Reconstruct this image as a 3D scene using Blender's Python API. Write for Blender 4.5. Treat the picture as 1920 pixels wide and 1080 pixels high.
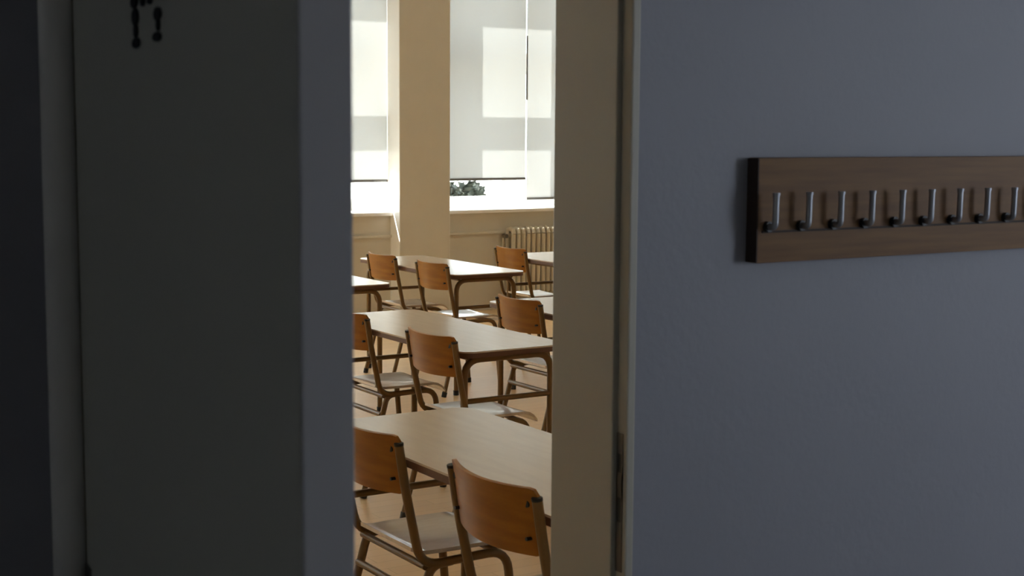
import bpy, math, random
from math import sin, cos, pi, radians, atan
from mathutils import Vector, Matrix

for o in list(bpy.data.objects):
    bpy.data.objects.remove(o)
S = bpy.context.scene
COL = S.collection

# ------------------------------------------------------------------ camera
FPX, PITCH, ROLL, YAW = 2735.0, atan(296 / 2735.0), 0.0062, radians(32.3)
F = Vector((sin(YAW) * cos(PITCH), cos(YAW) * cos(PITCH), -sin(PITCH)))
R0 = Vector((cos(YAW), -sin(YAW), 0))
U0 = R0.cross(F)
R1 = cos(ROLL) * R0 + sin(ROLL) * U0
U1 = -sin(ROLL) * R0 + cos(ROLL) * U0
cam = bpy.data.cameras.new('camera')
cam.sensor_width = 36
cam.lens = FPX / 1920 * 36
cam.clip_start = 0.05
cam.dof.use_dof = True
cam.dof.focus_distance = 5.5
cam.dof.aperture_fstop = 11
cob = bpy.data.objects.new('camera', cam)
M = Matrix((R1, U1, -F)).transposed().to_4x4()
M.translation = Vector((0, 0, 1.6))
cob.matrix_world = M
COL.objects.link(cob)
S.camera = cob

# ------------------------------------------------------------------ exposure, world, sun, large lights
S.view_settings.view_transform = 'Standard'
S.view_settings.look = 'None'
S.view_settings.gamma = 1
S.view_settings.use_curve_mapping = False
S.view_settings.exposure = 0.0
S.cycles.max_bounces = 14
S.cycles.diffuse_bounces = 8
S.cycles.transparent_max_bounces = 16
S.cycles.sample_clamp_indirect = 6

W = bpy.data.worlds.new('sky')
S.world = W
W.use_nodes = True
bg = W.node_tree.nodes['Background']
bg.inputs['Color'].default_value = (0.86, 0.94, 1.0, 1)
bg.inputs['Strength'].default_value = 7.0


def light(name, kind, energy, color, loc, direction, **kw):
    l = bpy.data.lights.new(name, kind)
    l.energy = energy
    l.color = color
    for k, v in kw.items():
        setattr(l, k, v)
    o = bpy.data.objects.new(name, l)
    o.location = loc
    o.rotation_euler = Vector(direction).to_track_quat('-Z', 'Y').to_euler()
    COL.objects.link(o)
    return o


SUN_DIR = (1.25, -1.0, -2.1)
light('sun', 'SUN', 35.0, (1.0, 0.96, 0.90), (0, 15, 12), SUN_DIR, angle=radians(0.6))
# daylight entering the corridor through the window opening behind and right of the viewer
light('corridor_daylight', 'AREA', 13.0, (0.46, 0.58, 1.0), (5.2, -1.62, 1.7), (-.45, 1, -.06), shape='RECTANGLE', size=1.5, size_y=1.4)

# ------------------------------------------------------------------ helpers


class MB:
    def __init__(self):
        self.v, self.f = [], []

    def add(self, vs, fs):
        n = len(self.v)
        self.v += [tuple(p) for p in vs]
        self.f += [tuple(i + n for i in f) for f in fs]
        return self

    def box(self, x0, x1, y0, y1, z0, z1):
        vs = [(x, y, z) for x in (x0, x1) for y in (y0, y1) for z in (z0, z1)]
        return self.add(vs, [(0, 1, 3, 2), (4, 6, 7, 5), (0, 4, 5, 1), (2, 3, 7, 6), (0, 2, 6, 4), (1, 5, 7, 3)])

    def tube(self, path, r, seg=10, fillet=0.0, cap=True, rs=None):
        pts = [Vector(p) for p in path]
        if fillet:
            out = [pts[0]]
            for i in range(1, len(pts) - 1):
                a, b, c = pts[i - 1], pts[i], pts[i + 1]
                d = min(fillet, (a - b).length * .49, (c - b).length * .49)
                p0 = b + (a - b).normalized() * d
                p1 = b + (c - b).normalized() * d
                for k in range(7):
                    t = k / 6
                    out.append((1 - t) ** 2 * p0 + 2 * t * (1 - t) * b + t * t * p1)
            out.append(pts[-1])
            pts = out
        vs, fs = [], []
        n = len(pts)
        prev = None
        for i, p in enumerate(pts):
            t = (pts[min(i + 1, n - 1)] - pts[max(i - 1, 0)]).normalized()
            if prev is None:
                a = Vector((0, 0, 1)) if abs(t.z) < .9 else Vector((0, 1, 0))
                u = t.cross(a).normalized()
            else:
                u = (prev - t * prev.dot(t)).normalized()
            prev = u
            w = t.cross(u)
            rr = rs[i] if rs else r
            for k in range(seg):
                q = 2 * pi * k / seg
                vs.append(p + rr * (cos(q) * u + sin(q) * w))
        for i in range(n - 1):
            for k in range(seg):
                k2 = (k + 1) % seg
                fs.append((i * seg + k, i * seg + k2, (i + 1) * seg + k2, (i + 1) * seg + k))
        if cap:
            fs.append(tuple(range(seg))[::-1])
            fs.append(tuple((n - 1) * seg + k for k in range(seg)))
        return self.add(vs, fs)

    def prism(self, outline, z0, z1, fn=None):
        """outline in xy, extruded in z; fn maps points."""
        n = len(outline)
        vs = [(x, y, z0) for x, y in outline] + [(x, y, z1) for x, y in outline]
        fs = [tuple(range(n))[::-1], tuple(range(n, 2 * n))]
        fs += [(i, (i + 1) % n, n + (i + 1) % n, n + i) for i in range(n)]
        if fn:
            vs = [fn(*p) for p in vs]
        return self.add(vs, fs)

    def grid(self, nu, nv, fn, thick):
        """a curved sheet with thickness; fn(u,v)->(point, normal)."""
        top, bot = [], []
        for i in range(nu + 1):
            for j in range(nv + 1):
                p, n = fn(i / nu, j / nv)
                top.append(Vector(p) + Vector(n) * thick / 2)
                bot.append(Vector(p) - Vector(n) * thick / 2)
        m = nv + 1
        N = len(top)
        fs = []
        for i in range(nu):
            for j in range(nv):
                a, b, c, d = i * m + j, (i + 1) * m + j, (i + 1) * m + j + 1, i * m + j + 1
                fs.append((a, b, c, d))
                fs.append((N + a, N + d, N + c, N + b))
        ring = [i * m for i in range(nu + 1)] + [nu * m + j for j in range(1, nv + 1)] + \
               [i * m + nv for i in range(nu - 1, -1, -1)] + [j for j in range(nv - 1, 0, -1)]
        for k in range(len(ring)):
            a, b = ring[k], ring[(k + 1) % len(ring)]
            fs.append((a, N + a, N + b, b))
        return self.add(top + bot, fs)

    def build(self, name, mat, parent=None, bevel=0, smooth=True, loc=None):
        me = bpy.data.meshes.new(name)
        me.from_pydata(self.v, [], self.f)
        me.update()
        import bmesh
        b = bmesh.new()
        b.from_mesh(me)
        bmesh.ops.recalc_face_normals(b, faces=b.faces)
        if bevel:
            es = [e for e in b.edges if len(e.link_faces) == 2 and e.calc_face_angle(0) > radians(40)]
            bmesh.ops.bevel(b, geom=es, offset=bevel, segments=2, affect='EDGES', profile=.6)
        b.to_mesh(me)
        b.free()
        for p in me.polygons:
            p.use_smooth = smooth
        if smooth:
            try:
                me.set_sharp_from_angle(angle=radians(38))
            except Exception:
                pass
        me.materials.append(mat)
        o = bpy.data.objects.new(name, me)
        COL.objects.link(o)
        if parent:
            o.parent = parent
        if loc:
            o.location = loc
        return o


def tag(o, label=None, cat=None, group=None, kind=None):
    for k, v in (('label', label), ('category', cat), ('group', group), ('kind', kind)):
        if v:
            o[k] = v
    return o


def struct(name, mb, mat, parent=None, label=None, **kw):
    o = mb.build(name, mat, parent, **kw)
    if parent is None:
        tag(o, label, None, None, 'structure')
        cat = name.rstrip('0123456789').split('_')[0]
        o['category'] = cat
    return o


def empty(name, loc, rz=0):
    o = bpy.data.objects.new(name, None)
    o.location = loc
    o.rotation_euler = (0, 0, rz)
    o.empty_display_size = .1
    COL.objects.link(o)
    return o


def copy_tree(o, parent=None):
    c = o.copy()
    COL.objects.link(c)
    c.parent = parent
    for ch in list(o.children):
        copy_tree(ch, c)
    return c


# ------------------------------------------------------------------ materials


def mat(name, color, rough=.6, metal=0, spec=.5, bump=0, bscale=40, var=0, vscale=5, stretch=None, coat=0, color2=None):
    m = bpy.data.materials.new(name)
    m.use_nodes = True
    nt = m.node_tree
    b = nt.nodes['Principled BSDF']
    b.inputs['Base Color'].default_value = (*color, 1)
    b.inputs['Roughness'].default_value = rough
    b.inputs['Metallic'].default_value = metal
    b.inputs['Specular IOR Level'].default_value = spec
    b.inputs['Coat Weight'].default_value = coat
    b.inputs['Coat Roughness'].default_value = .13
    tc = nt.nodes.new('ShaderNodeTexCoord')
    mp = nt.nodes.new('ShaderNodeMapping')
    nt.links.new(tc.outputs['Object'], mp.inputs['Vector'])
    if stretch:
        mp.inputs['Scale'].default_value = stretch
    if var or color2:
        n = nt.nodes.new('ShaderNodeTexNoise')
        n.inputs['Scale'].default_value = vscale
        n.inputs['Detail'].default_value = 5
        nt.links.new(mp.outputs['Vector'], n.inputs['Vector'])
        r = nt.nodes.new('ShaderNodeValToRGB')
        c2 = color2 or tuple(max(0, c * (1 - var)) for c in color)
        r.color_ramp.elements[0].position = .35
        r.color_ramp.elements[1].position = .65
        r.color_ramp.elements[0].color = (*c2, 1)
        r.color_ramp.elements[1].color = (*color, 1)
        nt.links.new(n.outputs['Fac'], r.inputs['Fac'])
        nt.links.new(r.outputs['Color'], b.inputs['Base Color'])
    if bump:
        n2 = nt.nodes.new('ShaderNodeTexNoise')
        n2.inputs['Scale'].default_value = bscale
        nt.links.new(mp.outputs['Vector'], n2.inputs['Vector'])
        bp = nt.nodes.new('ShaderNodeBump')
        bp.inputs['Strength'].default_value = bump
        bp.inputs['Distance'].default_value = .002
        nt.links.new(n2.outputs['Fac'], bp.inputs['Height'])
        nt.links.new(bp.outputs['Normal'], b.inputs['Normal'])
    return m


M_cwall = mat('classroom_wall_paint', (.66, .62, .54), .55, bump=.15, var=.03)
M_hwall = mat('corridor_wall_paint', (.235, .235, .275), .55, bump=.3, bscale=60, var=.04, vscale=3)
M_hback = mat('corridor_bounce_paint', (.75, .74, .70), .6)  # unseen corridor walls made pale to bounce fill light
M_ceil = mat('ceiling_paint', (.8, .78, .72), .8)
M_hfloor = mat('corridor_floor_vinyl', (.36, .35, .34), .5, var=.2)
M_frame = mat('door_frame_paint', (.37, .345, .29), .45)
M_casing = mat('casing_paint', (.62, .61, .60), .4)
M_door = mat('door_paint', (.50, .50, .45), .42, bump=.1)
M_edge = mat('door_edge_paint', (.40, .40, .43), .5)
M_winf = mat('white_window_paint', (.85, .85, .83), .4)
M_sill = mat('white_sill', (.88, .87, .84), .3)
M_radi = mat('radiator_enamel', (.56, .5, .39), .35)
M_lam = mat('table_laminate', (.62, .52, .43), .24, var=.06, vscale=4, stretch=(8, 1, 1), spec=.5, coat=.18)
M_edgeb = mat('table_edge_wood', (.12, .05, .022), .5)
M_ply = mat('plywood_varnished', (.36, .142, .012), .38, stretch=(3, 1, 8), vscale=5, color2=(.28, .103, .008), spec=.3, coat=.06)
M_seat = mat('plywood_seat_pale_sheen', (.66, .54, .42), .28, stretch=(3, 20, 3), vscale=6, color2=(.60, .47, .35), coat=1.0)  # base colour paled to carry the window reflection on the seats
M_tube = mat('mustard_steel_tube', (.17, .09, .02), .38, spec=.5)
M_black = mat('black_plastic', (.01, .01, .01), .5)
M_steel = mat('hook_steel', (.34, .35, .38), .42, metal=.9)
M_dsteel = mat('dark_steel', (.12, .11, .10), .45, metal=.6)
M_rackw = mat('rack_wood', (.22, .115, .046), .65, stretch=(1, 8, 14), vscale=5, color2=(.17, .085, .038))
M_racke = mat('rack_dark_brown', (.03, .014, .007), .7)  # end face and strip, much darker than the board
M_greyb = mat('grey_blind_bar', (.2, .2, .2), .5)
M_hroom = mat('outdoor_paving', (.55, .54, .5), .9, var=.1)
M_leafm = mat('foliage', (.018, .024, .014), .8, var=.5, vscale=3)
M_roof = mat('outdoor_render', (.6, .6, .62), .9)
M_bark = mat('bark', (.08, .05, .03), .9)
M_ink = mat('black_sign_ink', (.004, .004, .004), .6)

# classroom floor: small warm oak strips
M_floor = bpy.data.materials.new('classroom_parquet')
M_floor.use_nodes = True
nt = M_floor.node_tree
b = nt.nodes['Principled BSDF']
b.inputs['Roughness'].default_value = .38
tc = nt.nodes.new('ShaderNodeTexCoord')
br = nt.nodes.new('ShaderNodeTexBrick')
br.inputs['Color1'].default_value = (.74, .51, .28, 1)
br.inputs['Color2'].default_value = (.70, .475, .255, 1)
br.inputs['Mortar'].default_value = (.6, .4, .2, 1)
br.inputs['Scale'].default_value = 1
br.inputs['Brick Width'].default_value = .6
br.inputs['Row Height'].default_value = .08
br.inputs['Mortar Size'].default_value = .002
nt.links.new(tc.outputs['Object'], br.inputs['Vector'])
nt.links.new(br.outputs['Color'], b.inputs['Base Color'])

# window glass: clear pane with a thin reflection
M_glass = bpy.data.materials.new('window_glass')
M_glass.use_nodes = True
nt = M_glass.node_tree
nt.nodes.clear()
out = nt.nodes.new('ShaderNodeOutputMaterial')
mx = nt.nodes.new('ShaderNodeMixShader')
tr = nt.nodes.new('ShaderNodeBsdfTransparent')
tr.inputs[0].default_value = (.95, .97, .96, 1)
gl = nt.nodes.new('ShaderNodeBsdfGlossy')
gl.inputs['Roughness'].default_value = .02
mx.inputs[0].default_value = .06
nt.links.new(tr.outputs[0], mx.inputs[1])
nt.links.new(gl.outputs[0], mx.inputs[2])
nt.links.new(mx.outputs[0], out.inputs[0])

# blind fabric: pale translucent cloth
M_cloth = bpy.data.materials.new('blind_cloth')
M_cloth.use_nodes = True
nt = M_cloth.node_tree
nt.nodes.clear()
out = nt.nodes.new('ShaderNodeOutputMaterial')
mx = nt.nodes.new('ShaderNodeMixShader')
mx.inputs[0].default_value = .55
df = nt.nodes.new('ShaderNodeBsdfDiffuse')
df.inputs[0].default_value = (.8, .79, .74, 1)
tl = nt.nodes.new('ShaderNodeBsdfTranslucent')
tl.inputs[0].default_value = (.175, .179, .18, 1)
nt.links.new(df.outputs[0], mx.inputs[1])
nt.links.new(tl.outputs[0], mx.inputs[2])
nt.links.new(mx.outputs[0], out.inputs[0])

# ------------------------------------------------------------------ shell
HW0, HW1 = 1.80, 1.99          # corridor wall faces
DX0, DX1 = 0.505, 1.345         # door opening
WY0, WY1 = 10.90, 11.46        # window wall
H = 3.35
RX0, RX1 = -1.2, 10.9

struct('floor_1', MB().box(RX0, RX1, HW1 - .10, WY1, -.1, 0), M_floor, label='warm brown wooden classroom floor under the desks', smooth=False)
struct('floor_2', MB().box(-4, 7, -1.6, HW1 - .10, -.1, 0), M_hfloor, label='dark corridor floor in front of the door', smooth=False)
struct('ceiling_1', MB().box(RX0, RX1, HW1, WY1, H, H + .1), M_ceil, label='classroom ceiling', smooth=False)
struct('ceiling_2', MB().box(-4, 7, -1.6, HW1, 3.0, 3.1), M_ceil, label='corridor ceiling', smooth=False)

# wall with the door: one wall, corridor skin in cool paint, classroom skin in cream paint
HD = 2.12


def door_wall(y0, y1, top):
    m = MB()
    m.box(-4, DX0 - .02, y0, y1, 0, top)
    m.box(DX1 + .02, 10.9, y0, y1, 0, top)
    m.box(DX0 - .02, DX1 + .02, y0, y1, HD + .02, top)
    return m


struct('wall_corridor', door_wall(HW0, HW0 + .09, H), M_hwall, label='cool grey plastered corridor wall holding the coat rack', smooth=False)
struct('wall_near', door_wall(HW0 + .09, HW1, H), M_cwall, label='classroom side of the door wall', smooth=False)
struct('wall_left', MB().box(RX0 - .1, RX0, HW1, WY1, 0, H), M_cwall, label='left classroom wall', smooth=False)
struct('wall_right', MB().box(RX1, RX1 + .1, HW1, WY1, 0, H), M_cwall, label='right classroom wall', smooth=False)
struct('wall_back', MB().box(-4, 4.4, -1.7, -1.6, 0, 3.0).box(6.0, 7, -1.7, -1.6, 0, 3.0).box(4.4, 6.0, -1.7, -1.6, 0, .95).box(4.4, 6.0, -1.7, -1.6, 2.45, 3.0), M_hback, label='corridor wall behind the viewer, with a window opening', smooth=False)
struct('wall_corridor_left', MB().box(-4.1, -4, -1.6, .1, 0, 3.0).box(-4.1, -4, .5, HW0, 0, 3.0).box(-4.1, -4, .1, .5, 0, 1.9).box(-4.1, -4, .1, .5, 2.3, 3.0), M_hback, label='left end wall of the corridor with a small high opening added to let in fill light', smooth=False)  # unseen opening, added to bring fill light onto the left-facing surfaces
struct('wall_corridor_right', MB().box(7, 7.1, -1.6, HW0, 0, 3.0), M_hback, label='right end wall of the corridor', smooth=False)

# window wall: windows 1.84 wide, piers .48 wide
WINS = [-.71, 1.61, 3.93, 6.25, 8.57]     # left edges
WW = 1.84
FY0, FY1 = 11.40, 11.45         # window frame depth
SZ, HZ = 0.90, 3.22                 # sill and head
m = MB()
xs = RX0
for x in WINS:
    m.box(xs, x, WY0, WY1, 0, H)
    xs = x + WW
m.box(xs, RX1, WY0, WY1, 0, H)
for x in WINS:
    m.box(x, x + WW, WY0, WY1, HZ, H)
    m.box(x, x + WW, WY0 + .17, WY1, 0, SZ - .03)
struct('wall_window', m, M_cwall, label='cream window wall with deep recesses and wide piers', smooth=False)
for i, x in enumerate(WINS):
    # white linings added, sunlit brightness of the reveals put into their colour
    struct('trim_%d' % (i + 11), MB().box(x + WW - .004, x + WW, WY0 + .002, FY0, 0, HZ).box(x, x + .004, WY0 + .002, FY0, 0, HZ),
           M_sill, label='added linings, painted sun-bright, on the sides of window recess %d' % (i + 1), smooth=False)
    # thin ledge along each parapet
    struct('trim_%d' % (i + 1), MB().box(x, x + WW, WY0 + .145, WY0 + .17, .685, .705), M_cwall, label='thin ledge across the parapet below window %d' % (i + 1), smooth=False)



def window(n, x):
    t = empty('window_%d' % n, (x + WW / 2, FY0, SZ))
    tag(t, {4: 'white framed window with two pale blinds right of the pier', 3: 'bright white framed window left of the pier'}.get(
        n, 'white framed classroom window with pale blinds'), 'window', None, 'structure')
    o = Vector((-(x + WW / 2), -FY0, -SZ))

    def P(name, mb, mt, **kw):
        q = mb.build(name, mt, t, **kw)
        q.location = o
        return q
    f = MB()
    fw = .05
    mid = x + WW / 2
    f.box(x, x + fw, FY0, FY1, SZ, HZ).box(x + WW - fw, x + WW, FY0, FY1, SZ, HZ)
    f.box(x + fw, x + WW - fw, FY0, FY1, SZ, SZ + .10).box(x + fw, x + WW - fw, FY0, FY1, HZ - .03, HZ)
    f.box(mid - .08, mid + .08, FY0, FY1, SZ + .10, HZ - .03)
    f.box(x + fw, mid - .08, FY0, FY1, 2.11, 2.30).box(mid + .08, x + WW - fw, FY0, FY1, 2.11, 2.30)
    P('window_frame', f, M_winf, smooth=False)
    for a, b_ in ((x + fw, mid - .08), (mid + .08, x + WW - fw)):
        for z0, z1 in ((SZ + .10, 2.11), (2.30, HZ - .03)):
            P('pane', MB().box(a, b_, FY0 + .022, FY0 + .028, z0, z1), M_glass, smooth=False)
    P('window_sill', MB().box(x + .002, x + WW - .002, WY0 + .12, FY0 + .005, SZ - .03, SZ), M_sill, bevel=.004)
    return t


for i, x in enumerate(WINS):
    window(i + 1, x)

# ------------------------------------------------------------------ door frame and open door leaf
fr_ = MB()
# right jamb lining with a rebate on the corridor side
fr_.box(DX1 - .005, DX1 + .02, HW0 + .022, HW1 + .004, 0, HD)
fr_.box(DX1 + .004, DX1 + .020, HW0 - .004, HW0 + .022, 0, HD)
# left jamb
fr_.box(DX0 - .02, DX0 + .014, HW0 + .022, HW1 + .004, 0, HD)
fr_.box(DX0 - .0225, DX0 + .014, HW0 - .003, HW0 + .022, 0, HD)
# head
fr_.box(DX0 - .02, DX1 + .02, HW0 + .022, HW1 + .004, HD, HD + .02)
fr_.box(DX0 - .045, DX1 + .045, HW0 - .006, HW0 + .022, HD, HD + .045)
df_ = empty('door_frame', ((DX0 + DX1) / 2, HW0, 0))
tag(df_, 'painted door frame around the opening, lit on its classroom side', 'door frame', None, 'structure')
off = Vector((-(DX0 + DX1) / 2, -HW0, 0))
q = fr_.build('lining', M_frame, df_, smooth=False, bevel=.003)
q.location = off
# rounded steel casing on the hinge side
cs = MB()
cx, n = DX0 - .036, 14
outl = [(DX0 - .001 - .040 * (0.5 - .5 * cos(pi * k / n)), HW0 - .014 * sin(pi * k / n)) for k in range(n + 1)]
cs.prism(outl + [(DX0 - .041, HW0 + .002), (DX0 - .001, HW0 + .002)], 0, HD)
q = cs.build('casing', M_casing, df_)
q.location = off
# strike plate on the rebate
sp = MB()
xs_ = DX1 + .0025
sp.box(xs_ - .0, xs_ + .002, HW0 + .004, HW0 + .020, .905, .985)
sp.box(xs_ - .0, xs_ + .002, HW0 + .004, HW0 + .020, 1.025, 1.065)
sp.box(xs_ - .0, xs_ + .002, HW0 + .004, HW0 + .020, 1.095, 1.128)
sp.box(xs_ - .0, xs_ + .002, HW0 + .004, HW0 + .007, .985, 1.095)
sp.box(xs_ - .0, xs_ + .002, HW0 + .017, HW0 + .020, .985, 1.095)
q = sp.build('strike_plate', M_dsteel, df_, smooth=False)
q.location = off
q = MB().box(xs_ + .0005, xs_ + .0015, HW0 + .007, HW0 + .017, .985, 1.025).box(xs_ + .0005, xs_ + .0015, HW0 + .007, HW0 + .017, 1.065, 1.095).build('bolt_hole', M_black, df_, smooth=False)
q.location = off

HX, HY = DX0 + .0, HW0 - .004
TH = radians(95.4)
L = .845
leaf = empty('door_1', (HX, HY, 0), -TH)
tag(leaf, 'dark door leaf standing open into the corridor, left of the opening', 'door', None, 'structure')
m = MB().box(0, L - .004, 0, .040, .008, HD - .004)
m.build('panel', M_door, leaf, smooth=False)
m = MB().box(L - .004, L, 0.0, .040, .008, HD - .004)
m.build('edge_strip', M_edge, leaf, smooth=False, bevel=.0015)
# handle and rose on both faces (below the picture)
for y, s in ((0, -1), (.040, 1)):
    h = MB()
    h.box(L - .075, L - .035, min(y, y + s * .006), max(y, y + s * .006), .95, 1.13)
    h.tube([(L - .055, y, 1.06), (L - .055, y + s * .05, 1.06), (L - .17, y + s * .05, 1.06)], .009, fillet=.02)
    h.build('door_handle', M_steel, leaf)
for z in (.25, .985, 1.85):
    h = MB().tube([(-.008, -.004, z - .07), (-.008, -.004, z + .07)], .011)
    h.box(-.006, .03, -.003, .0, z - .07, z + .07)
    h.build('hinge', M_dsteel, leaf)


def leafpt(u, v):
    """point of the leaf's corridor face met by the sight line through a photo pixel -> leaf coords (used for size of the sign)"""
    d = F + (u - 960) / FPX * R1 - (v - 540) / FPX * U1
    ax = Vector((cos(-TH), sin(-TH), 0))
    nn = Vector((-sin(-TH), cos(-TH), 0))
    C0 = Vector((0, 0, 1.6))
    t = (Vector((HX, HY, 0)) - C0).dot(nn) / d.dot(nn)
    p = C0 + t * d - Vector((HX, HY, 0))
    return p.dot(ax), p.z


print('LEAF', [tuple(round(a, 3) for a in leafpt(*p)) for p in ((150, 250), (257, 0), (257, 88), (298, 75), (250, 90), (320, 135), (560, 250))])
# the black broken-stroke marks of the door sign
sg = MB()
lx, rx = .285, .385


def blob(cx, cz, w, h):
    n = 16
    sg.prism([(cx + w / 2 * cos(2 * pi * k / n), cz + h / 2 * sin(2 * pi * k / n)) for k in range(n)], 0, .002,
             lambda x, y, z: (x, -.0005 - z, y))


SIGN = [(254, 4, 12, 24), (256, 32, 11, 34), (257, 58, 7, 26), (258, 81, 13, 20), (298, 26, 13, 26), (299, 46, 6, 24), (297, 69, 15, 18), (270, 4, 7, 16), (283, 2, 8, 12)]
for u, v, w, h_ in SIGN:
    a, z = leafpt(u, v)
    a1, z1 = leafpt(u + w / 2, v)
    a0, z0 = leafpt(u - w / 2, v)
    _, zt = leafpt(u, v - h_ / 2)
    _, zb = leafpt(u, v + h_ / 2)
    blob(a, z, abs(a1 - a0), abs(zt - zb))
sg.build('door_sign_marks', M_ink, leaf, smooth=False)

# ------------------------------------------------------------------ coat rack
RXL = 1.588
rk = empty('coat_rack', (RXL + .75, HW0, 1.385))
tag(rk, 'brown wooden coat rail with a row of steel hooks on the grey corridor wall', 'coat rack')
ro = Vector((-(RXL + .75), -HW0, -1.385))
q = MB().box(RXL + .002, RXL + 1.5, HW0 - .026, HW0, 1.388, 1.558).build('board', M_rackw, rk, bevel=.002)
q.location = ro
q = MB().box(RXL, RXL + .0022, HW0 - .0255, HW0, 1.389, 1.557).build('end_face', M_racke, rk, smooth=False)
q.location = ro
q['label'] = 'dark end of the rail'
q = MB().box(RXL + .01, RXL + 1.49, HW0 - .0285, HW0 - .026, 1.437, 1.4405).build('groove_strip', M_racke, rk, smooth=False)
q.location = ro


def hookmesh():
    h = MB()
    # rod that leaves the board low down and stands upright in front of it
    h.tube([(0, -.002, -.024), (0, -.020, -.026), (0, -.021, .028)], .0052, seg=12, fillet=.012)
    h.tube([(0, -.021, .026), (0, -.021, .0305)], .0062, seg=12)
    return h


hk = None
y_f = HW0 - .026
for k in range(20):
    x = RXL + .021 + k * .0721
    if hk is None:
        hk = hookmesh().build('hook', M_steel, rk)
        kb = MB().tube([(0, .0, -.025), (0, -.007, -.025)], .009).build('knob', M_black, hk)
        cur = hk
    else:
        cur = hk.copy()
        COL.objects.link(cur)
        cur.parent = rk
        kk = kb.copy()
        COL.objects.link(kk)
        kk.parent = cur
    cur.location = ro + Vector((x, y_f, 1.472))

# ------------------------------------------------------------------ tables


def rrect(x0, x1, y0, y1, r, n=7):
    out = []
    for cx, cy, a in ((x1 - r, y1 - r, 0), (x0 + r, y1 - r, 90), (x0 + r, y0 + r, 180), (x1 - r, y0 + r, 270)):
        for k in range(n + 1):
            q = radians(a + 90 * k / n)
            out.append((cx + r * cos(q), cy + r * sin(q)))
    return out


TW, TL, TZ = .50, 1.32, .74


def make_table():
    t = empty('school_desk', (0, 0, 0))
    w, l = TW / 2, TL / 2
    MB().prism(rrect(-w, w, -l, l, .055), TZ - .006, TZ).build('tabletop', M_lam, t)
    MB().prism(rrect(-w + .0005, w - .0005, -l + .0005, l - .0005, .055), TZ - .026, TZ - .006).build('tabletop_edge', M_edgeb, t)
    lx, ly = w - .045, l - .075
    r = .0145
    for sx in (-1, 1):
        for sy in (-1, 1):
            g = MB().tube([(0, sy * ly, TZ - .043), (sx * lx, sy * ly, TZ - .043), (sx * lx, sy * ly, .012)], r, seg=12, fillet=.075)
            o = g.build('leg', M_tube, t)
            MB().tube([(sx * lx, sy * ly, 0), (sx * lx, sy * ly, .03)], r + .003, seg=12).build('foot_cap', M_black, o)
        MB().tube([(sx * (lx - .02), -ly, TZ - .036), (sx * (lx - .02), ly, TZ - .036)], .010).build('long_rail', M_tube, t)
    for sy in (-1, 1):
        MB().tube([(-lx, sy * ly, .53), (lx, sy * ly, .53)], .011).build('end_rail', M_tube, t)
    return t


# x0, y1(far end), label
TABLES = [
    (1.785, 3.88, 'nearest pale desk, cut by the bottom right of the doorway, two brown chairs against it'),
    (2.835, 6.15, 'middle pale desk with a bright shine on its far left end'),
    (4.335, 8.80, 'far pale desk in front of the pier with two chairs at its near side'),
    (3.285, 8.56, 'pale desk showing only its corner at the edge of the open door'),
    (3.80, 6.26, 'pale desk mostly hidden by the right jamb, behind the middle desk'),
    (5.33, 8.62, 'farthest pale desk below the radiator at the right jamb'),
]
proto = None
for i, (x0, y1, lab) in enumerate(TABLES):
    t = make_table() if proto is None else copy_tree(proto)
    proto = proto or t
    t.location = (x0 + TW / 2, y1 - TL / 2, 0)
    tag(t, lab, 'desk', 'pale school desks')

# ------------------------------------------------------------------ chairs (face +X)


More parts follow.
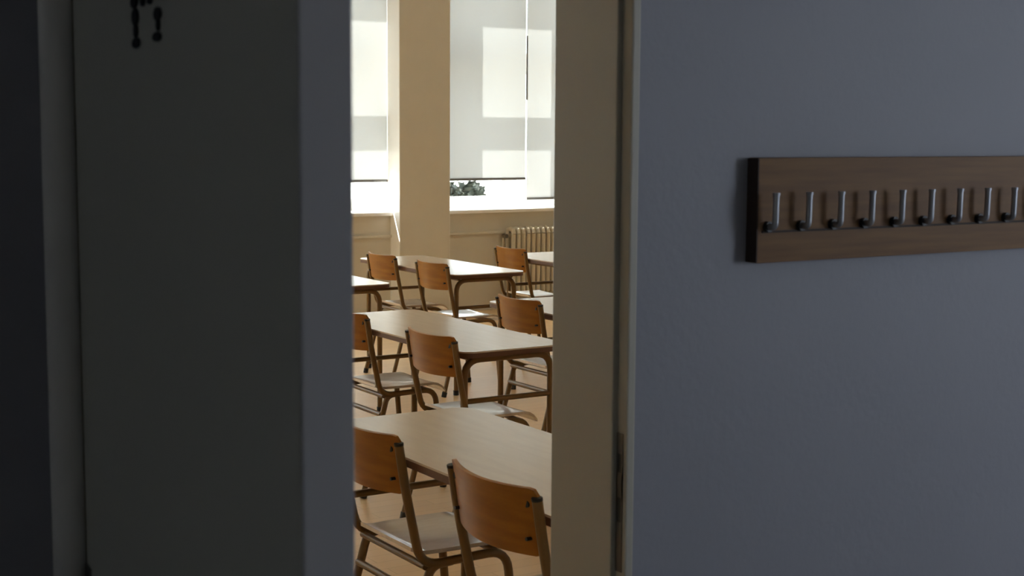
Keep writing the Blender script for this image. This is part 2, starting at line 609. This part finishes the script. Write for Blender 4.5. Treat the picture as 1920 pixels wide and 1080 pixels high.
def make_chair():
    t = empty('school_chair', (0, 0, 0))
    hw = .187
    # seat: dished plywood, waterfall front
    def sf(u, v):
        x = -.125 + .355 * u
        y = (v - .5) * .335
        e = min(1.0, .90 + .1 * sin(pi * min(1, max(0, u))) ** .5)
        y *= e
        z = .470 - .012 * sin(pi * u) * cos(pi * (v - .5))
        if u > .8:
            z -= .040 * ((u - .8) / .2) ** 2
        if u < .12:
            z += .012 * ((.12 - u) / .12) ** 2
        return (x, y, z), (0, 0, 1)
    MB().grid(16, 12, sf, .011).build('seat', M_seat, t)
    # backrest: plywood bent round the back, rounded corners
    hh, hwid, rc = .080, .193, .026

    def bf(u, v):
        a = (v * 2 - 1)
        y = a * hwid
        edge = max(0, abs(y) - (hwid - rc))
        zz = hh - rc + math.sqrt(max(0, rc * rc - edge * edge))
        z = (u * 2 - 1) * zz
        x = .045 * (a * a) - .010 + .012 * (-(z / hh))
        nx = Vector((1, -.09 * a / hwid, .15)).normalized()
        return (x - .2, y, .726 + z - .006 * (1 - a * a)), nx
    bk = MB().grid(10, 30, bf, .010).build('backrest', M_ply, t)
    for s in (-1, 1):
        for z, r_ in ((.685, .0045), (.766, .0085)):
            q = MB().tube([(-.165, s * .160, z), (-.191, s * .160, z)], r_, seg=12).build('bolt', M_black, bk)
    r = .0125
    zs = .447
    for s in (-1, 1):
        y = s * hw
        p = MB().tube([(-.182, s * .190, .782), (-.163, s * .190, .66), (-.116, y, zs - .003), (.03, y, zs)], r, seg=12, fillet=.06).build('backrest_post', M_tube, t)
        MB().tube([(-.1815, s * .190, .779), (-.1825, s * .190, .786)], r + .0005, seg=12).build('end_cap', M_black, p)
        f = MB().tube([(.02, y, zs), (.155, y, zs + .002), (.195, y * 1.02, .012)], r, seg=12, fillet=.06).build('leg', M_tube, t)
        MB().tube([(.1955, y * 1.02, 0), (.194, y * 1.02, .03)], r + .003, seg=12).build('foot_cap', M_black, f)
        k = MB().tube([(-.02, y, zs - .002), (-.085, y, zs - .006), (-.205, y * 1.02, .012)], r, seg=12, fillet=.04).build('leg', M_tube, t)
        MB().tube([(-.2055, y * 1.02, 0), (-.199, y * 1.02, .03)], r + .003, seg=12).build('foot_cap', M_black, k)
    MB().tube([(-.10, -hw, zs - .007), (-.10, hw, zs - .007)], .010).build('stretcher', M_tube, t)
    MB().tube([(-.115, -hw, .36), (-.115, hw, .36)], .011).build('stretcher', M_tube, t)
    MB().tube([(.13, -hw, zs - .002), (.13, hw, zs - .002)], .009).build('stretcher', M_tube, t)
    return t


# x of the top of the back, y centre
CHAIRS = [
    (1.742, 2.848, 0, 'nearest brown plywood chair, large at the bottom right, against the nearest desk'),
    (1.744, 3.51, 0, 'brown plywood chair at the left end of the nearest desk, partly behind the door edge'),
    (2.785, 5.02, 0, 'brown chair at the near side of the middle desk, its whole backrest in view'),
    (2.80, 5.80, 0, 'brown chair cut by the door edge at the left end of the middle desk'),
    (4.295, 7.72, 0, 'right of the two tan chairs at the far desk before the pier'),
    (4.287, 8.37, 0, 'left of the two tan chairs at the far desk, under the left window'),
    (3.735, 5.86, 0, 'brown chair beside the right jamb behind the middle desk'),
    (5.300, 8.42, 0, 'farthest small tan chair standing below the radiator'),
]
cp = None
for x, y, rz, lab in CHAIRS:
    c = make_chair() if cp is None else copy_tree(cp)
    cp = cp or c
    c.location = (x + .19, y, 0)
    c.rotation_euler = (0, 0, radians(rz))
    tag(c, lab, 'chair', 'plywood school chairs')

# ------------------------------------------------------------------ radiator
rd = empty('radiator', (7.33, 10.99, 0))
tag(rd, 'cream column radiator under the right window', 'radiator')
NC = 15
sec = None
for k in range(NC):
    x = -.40 + k * .053
    if sec is None:
        g = MB()
        for yy in (-.045, .045):
            g.tube([(0, yy, .16), (0, yy, .68)], .022, seg=10)
        g.tube([(0, -.05, .68), (0, -.04, .715), (0, 0, .725), (0, .04, .715), (0, .05, .68)], .021, seg=10)
        g.tube([(0, -.05, .17), (0, 0, .15), (0, .05, .17)], .021, seg=10)
        sec = g.build('column', M_radi, rd)
        cur = sec
    else:
        cur = sec.copy()
        COL.objects.link(cur)
        cur.parent = rd
    cur.location = (x, 0, 0)
MB().tube([(-.43, 0, .665), (.43, 0, .665)], .019).build('header_pipe', M_radi, rd)
MB().tube([(-.43, 0, .19), (.43, 0, .19)], .019).build('header_pipe', M_radi, rd)
vv = MB().tube([(-.43, 0, .665), (-.475, 0, .665), (-.475, 0, .0)], .011, fillet=.02).build('supply_pipe', M_radi, rd)
MB().tube([(-.475, 0, .665), (-.475, -.055, .665)], .019).build('valve_knob', M_dsteel, rd)
for x in (-.37, .37):
    MB().box(x - .02, x + .02, -.03, .03, 0, .15).build('foot', M_radi, rd, bevel=.004)

# ------------------------------------------------------------------ roller blinds
BY = WY0 + .22


def make_blind(x0, x1, zb, lab, chain=None):
    t = empty('roller_blind', ((x0 + x1) / 2, BY, HZ - .04))
    tag(t, lab, 'blind', 'pale roller blinds in the classroom windows')
    w = (x1 - x0) / 2
    d = zb - (HZ - .04)
    m = MB()
    m.add([(-w, 0, d), (w, 0, d), (w, 0, 0), (-w, 0, 0)], [(0, 1, 2, 3)])
    m.build('fabric', M_cloth, t, smooth=False)
    MB().box(-w, w, -.008, .008, d - .018, d + .004).build('bottom_bar', M_greyb, t, smooth=False)
    MB().tube([(-w, 0, .012), (w, 0, .012)], .022, seg=12).build('roller_tube', M_winf, t)
    if chain:
        zt = -(HZ - .04)
        g = MB().tube([(w - .003, -.022, 0), (w - .003, -.022, 2.44 + zt)], .0015, seg=6)
        g.tube([(w - .003, -.022, 2.44 + zt), (w - .003, -.022, 2.12 + zt)], .0075, seg=8)
        g.tube([(w - .003, -.022, 2.12 + zt), (w - .003, -.022, chain + zt)], .0085, seg=8)
        g.build('pull_chain', M_greyb, t)
    return t


BL = {3.93: ('pale roller blind, left half of the window beside the open door', 'bright roller blind nearest the lit recess left of the pier', 1.172, 1.172),
      6.25: ('pale roller blind just right of the pier with a pull chain', 'pale roller blind at the right jamb, hanging lower than its neighbour', 1.172, 0.99)}
for x in WINS:
    mid = x + WW / 2
    if x not in BL:          # the windows out of view have no blinds down
        continue
    a, b_, za, zb = BL[x]
    make_blind(x + .006, mid - .006, za, a, 1.87 if x == 6.25 else None)
    make_blind(mid + .006, x + WW - .006, zb, b_)

# ------------------------------------------------------------------ outside
struct('ground', MB().box(-60, 90, WY1 + .3, 160, -4.2, -4), M_hroom, label='pale sunlit paving outside the windows', smooth=False)


def tree(loc, r, h, seed, lab):
    t = empty('garden_tree', loc)
    tag(t, lab, 'tree')
    rnd = random.Random(seed)
    MB().tube([(0, 0, 0), (.1, 0, h * .5), (0, .1, h * .8)], .12, seg=8).build('trunk', M_bark, t)
    g = MB()
    for k in range(700):
        a, e = rnd.uniform(0, 2 * pi), math.acos(rnd.uniform(-1, 1))
        rr = r * rnd.uniform(.5, 1.0)
        p = Vector((rr * sin(e) * cos(a), rr * sin(e) * sin(a), rr * .75 * cos(e))) + Vector((0, 0, h))
        s = rnd.uniform(.10, .22)
        u = Vector((rnd.gauss(0, 1), rnd.gauss(0, 1), rnd.gauss(0, 1))).normalized()
        v = u.orthogonal().normalized()
        w_ = u.cross(v)
        g.add([p - v * s, p - w_ * s * .6, p + v * s, p + w_ * s * .6], [(0, 1, 2, 3)])
    g.build('foliage', M_leafm, t, smooth=False)


tree((25.2, 45.0, -4), .8, 3.36, 3, 'dark green treetop outside, seen below the blind right of the pier')
tree((27.3, 46.2, -4), .62, 3.2, 8, 'smaller green treetop outside, right of the larger one')
